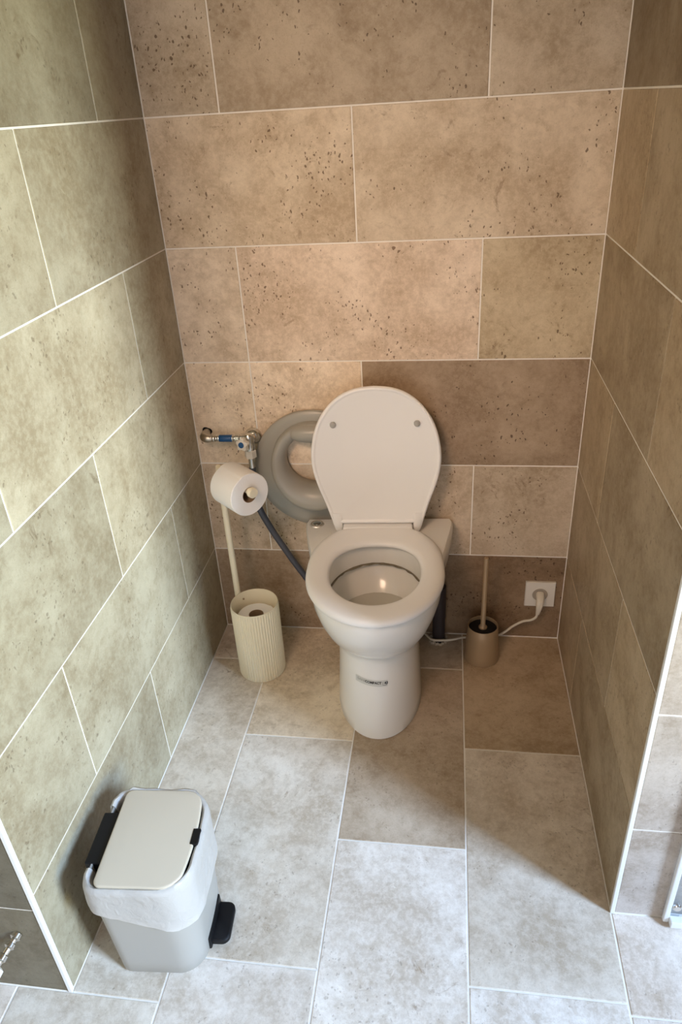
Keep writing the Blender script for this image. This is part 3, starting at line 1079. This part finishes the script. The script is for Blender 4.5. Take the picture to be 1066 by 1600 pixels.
# liner turned down over the rim
bm = bmesh.new()
ref = bin_ring(HB)
idx = [i for i, p in enumerate(ref) if not (p.x < -0.07 and -0.055 < p.y < 0.055)]
k0 = next(i for i in range(len(ref)) if i in idx and (i - 1) % len(ref) not in idx)
order = [(k0 + j) % len(ref) for j in range(len(idx))]
cols = []
for ci, i in enumerate(order):
    p = ref[i]
    nx = Vector((p.x / 0.093 ** 2, p.y / 0.108 ** 2, 0)).normalized()
    t = ref[(i + 1) % len(ref)] - ref[i - 1]
    nrm = Vector((t.y, -t.x, 0)).normalized()
    nn = noise.noise(Vector((p.x * 14, p.y * 14, 0.3)))
    n2 = noise.noise(Vector((p.x * 45, p.y * 45, 4.3)))
    q = min(1.0, max(0.0, (p.x + 0.09) / 0.14))
    ln = 0.052 + 0.050 * q * q * (3 - 2 * q) + 0.009 * nn + 0.002 * n2
    if p.x > 0.05:
        ln += 0.016 * (p.x - 0.05) / 0.043
    colv = []
    prof = [(-0.013, -0.075), (-0.011, -0.030), (-0.009, -0.008), (-0.0065, 0.001), (-0.002, 0.0055), (0.003, 0.0035), (0.0055, -0.006)]
    for f in (0.2, 0.4, 0.6, 0.8, 0.95, 1.0):
        prof.append((0.0050 + 0.0055 * f, -ln * f))
    for k, (d, dz) in enumerate(prof):
        cr = noise.noise(Vector((p.x * 60, p.y * 60, dz * 30))) * 0.0034 + noise.noise(Vector((p.x * 22, p.y * 22, dz * 18 + 7))) * 0.0042
        base_z = HB + dz
        tt = base_z / HB
        sc = Vector((p.x * (0.083 + 0.010 * tt) / 0.093, p.y * (0.0955 + 0.0125 * tt) / 0.108, 0))
        dd = d + (cr if d < 0 else abs(cr) * (0.4 + 0.6 * min(1, -dz / 0.05 if dz < 0 else 0)))
        colv.append(sc + nrm * dd + Vector((0, 0, base_z + (cr * 1.2 if -0.009 < d < 0.004 else 0))))
    cols.append(colv)
loft(bm, cols, False)
obj('bin_bag', bm, M['film'], bin_, 60)
# lid
bm = bmesh.new()
lid_hx, lid_hy = 0.077, 0.107
lr = lambda d, z: [Vector((p.x * (1 - d / 0.08) + 0.004, p.y * (1 - d / 0.1), z)) for p in rrect(lid_hx, lid_hy - 0.003, 0.02, 0, 8, 0.010, (0.030, 0.014, 0.014, 0.032))]
rings = [lr(0.003, HB + 0.0015), lr(0.0, HB + 0.003), lr(0.0, HB + 0.007), lr(0.0008, HB + 0.0085), lr(0.003, HB + 0.0092)]
loft(bm, rings, True, True, True)
blid = obj('lid', bm, M['bin_lid'], bin_, 50)
bm = bmesh.new()
box(bm, 0.084, 0.0990, -0.017, 0.017, HB + 0.001, HB + 0.0105, 0.002, 2)
obj('grip_tab', bm, M['black'], blid)
bm = bmesh.new()
box(bm, -0.1060, -0.064, -0.055, 0.055, HB - 0.135, HB + 0.0022, 0.003, 2)
obj('hinge', bm, M['black'], bin_)
bm = bmesh.new()
pr = []
for k, (z, d) in enumerate([(0.006, 0.003), (0.008, 0.0), (0.017, 0.0), (0.020, 0.003)]):
    rr_ = rrect(0.032, 0.042, 0.014, z, 6, 0, (0.016, 0.003, 0.003, 0.016))
    pr.append([Vector((p.x * (1 - d / 0.032) + 0.094, p.y * (1 - d / 0.042) + 0.004, p.z + 0.012 * 0)) for p in rr_])
loft(bm, pr, True, True, True)
box(bm, 0.078, 0.0925, -0.046, 0.050, 0.004, 0.040, 0.003, 2)
obj('pedal', bm, M['black'], bin_, 40)

# ------------------------------------------------------------------ fitting on the left wall front
fit = thing('angle_valve', 'small chrome and cream angle valve on the wall at the left edge', 'valve', (-0.062, YL, 0.182))
d = Vector((-0.20, -0.75, -0.16)).normalized()
bm = bmesh.new()
lathe(bm, [(0.0105, -0.004), (0.0110, 0.004), (0.0065, 0.0075), (0.0065, 0.012), (0.0095, 0.014), (0.0100, 0.020), (0.0065, 0.023), (0.006, 0.032), (0.009, 0.034), (0.0095, 0.042), (0.006, 0.045), (0.006, 0.056)], 24, (0, -0.002, 0), d, True, True)
obj('stem', bm, M['chrome'], fit, 40)
bm = bmesh.new()
lathe(bm, [(0.010, 0.052), (0.0155, 0.055), (0.0165, 0.064), (0.0150, 0.070)], 28, (0, -0.002, 0), d, True, True)
obj('collar', bm, M['socket'], fit, 40)
bm = bmesh.new()
lathe(bm, [(0.0135, 0.069), (0.0155, 0.072), (0.0155, 0.100), (0.012, 0.104)], 28, (0, -0.002, 0), d, True, True)
obj('knob', bm, M['cream_plastic'], fit, 40)

# ------------------------------------------------------------------ glazed panel at the right edge
panel = thing('glass_panel', 'clear glass panel in a white frame against the bright wall at right', 'glass panel', (1.154, YR - 0.004, 0))
bm = bmesh.new()
box(bm, 0.0, 0.011, -0.010, 0.0, 0.006, 1.85, 0.002, 2)
obj('upright', bm, M['white_trim'], panel)
bm = bmesh.new()
box(bm, 0.011, 0.80, -0.022, 0.0, 0.006, 0.024, 0.002, 2)
obj('bottom_rail', bm, M['white_trim'], panel)
bm = bmesh.new()
box(bm, 0.80, 0.812, -0.022, 0.0, 0.006, 1.85, 0.002, 2)
obj('upright', bm, M['white_trim'], panel)
bm = bmesh.new()
box(bm, 0.011, 0.80, -0.022, 0.0, 1.835, 1.85, 0.002, 2)
obj('top_rail', bm, M['white_trim'], panel)
bm = bmesh.new()
box(bm, 0.011, 0.80, -0.007, -0.003, 0.024, 1.835)
obj('pane', bm, M['glass'], panel)
bm = bmesh.new()
lathe(bm, [(0.009, 0.0), (0.009, 0.003), (0.007, 0.005)], 24, (0.020, -0.0071, 0.055), (0, -1, 0), True, True)
obj('stud', bm, M['chrome'], panel, 40)
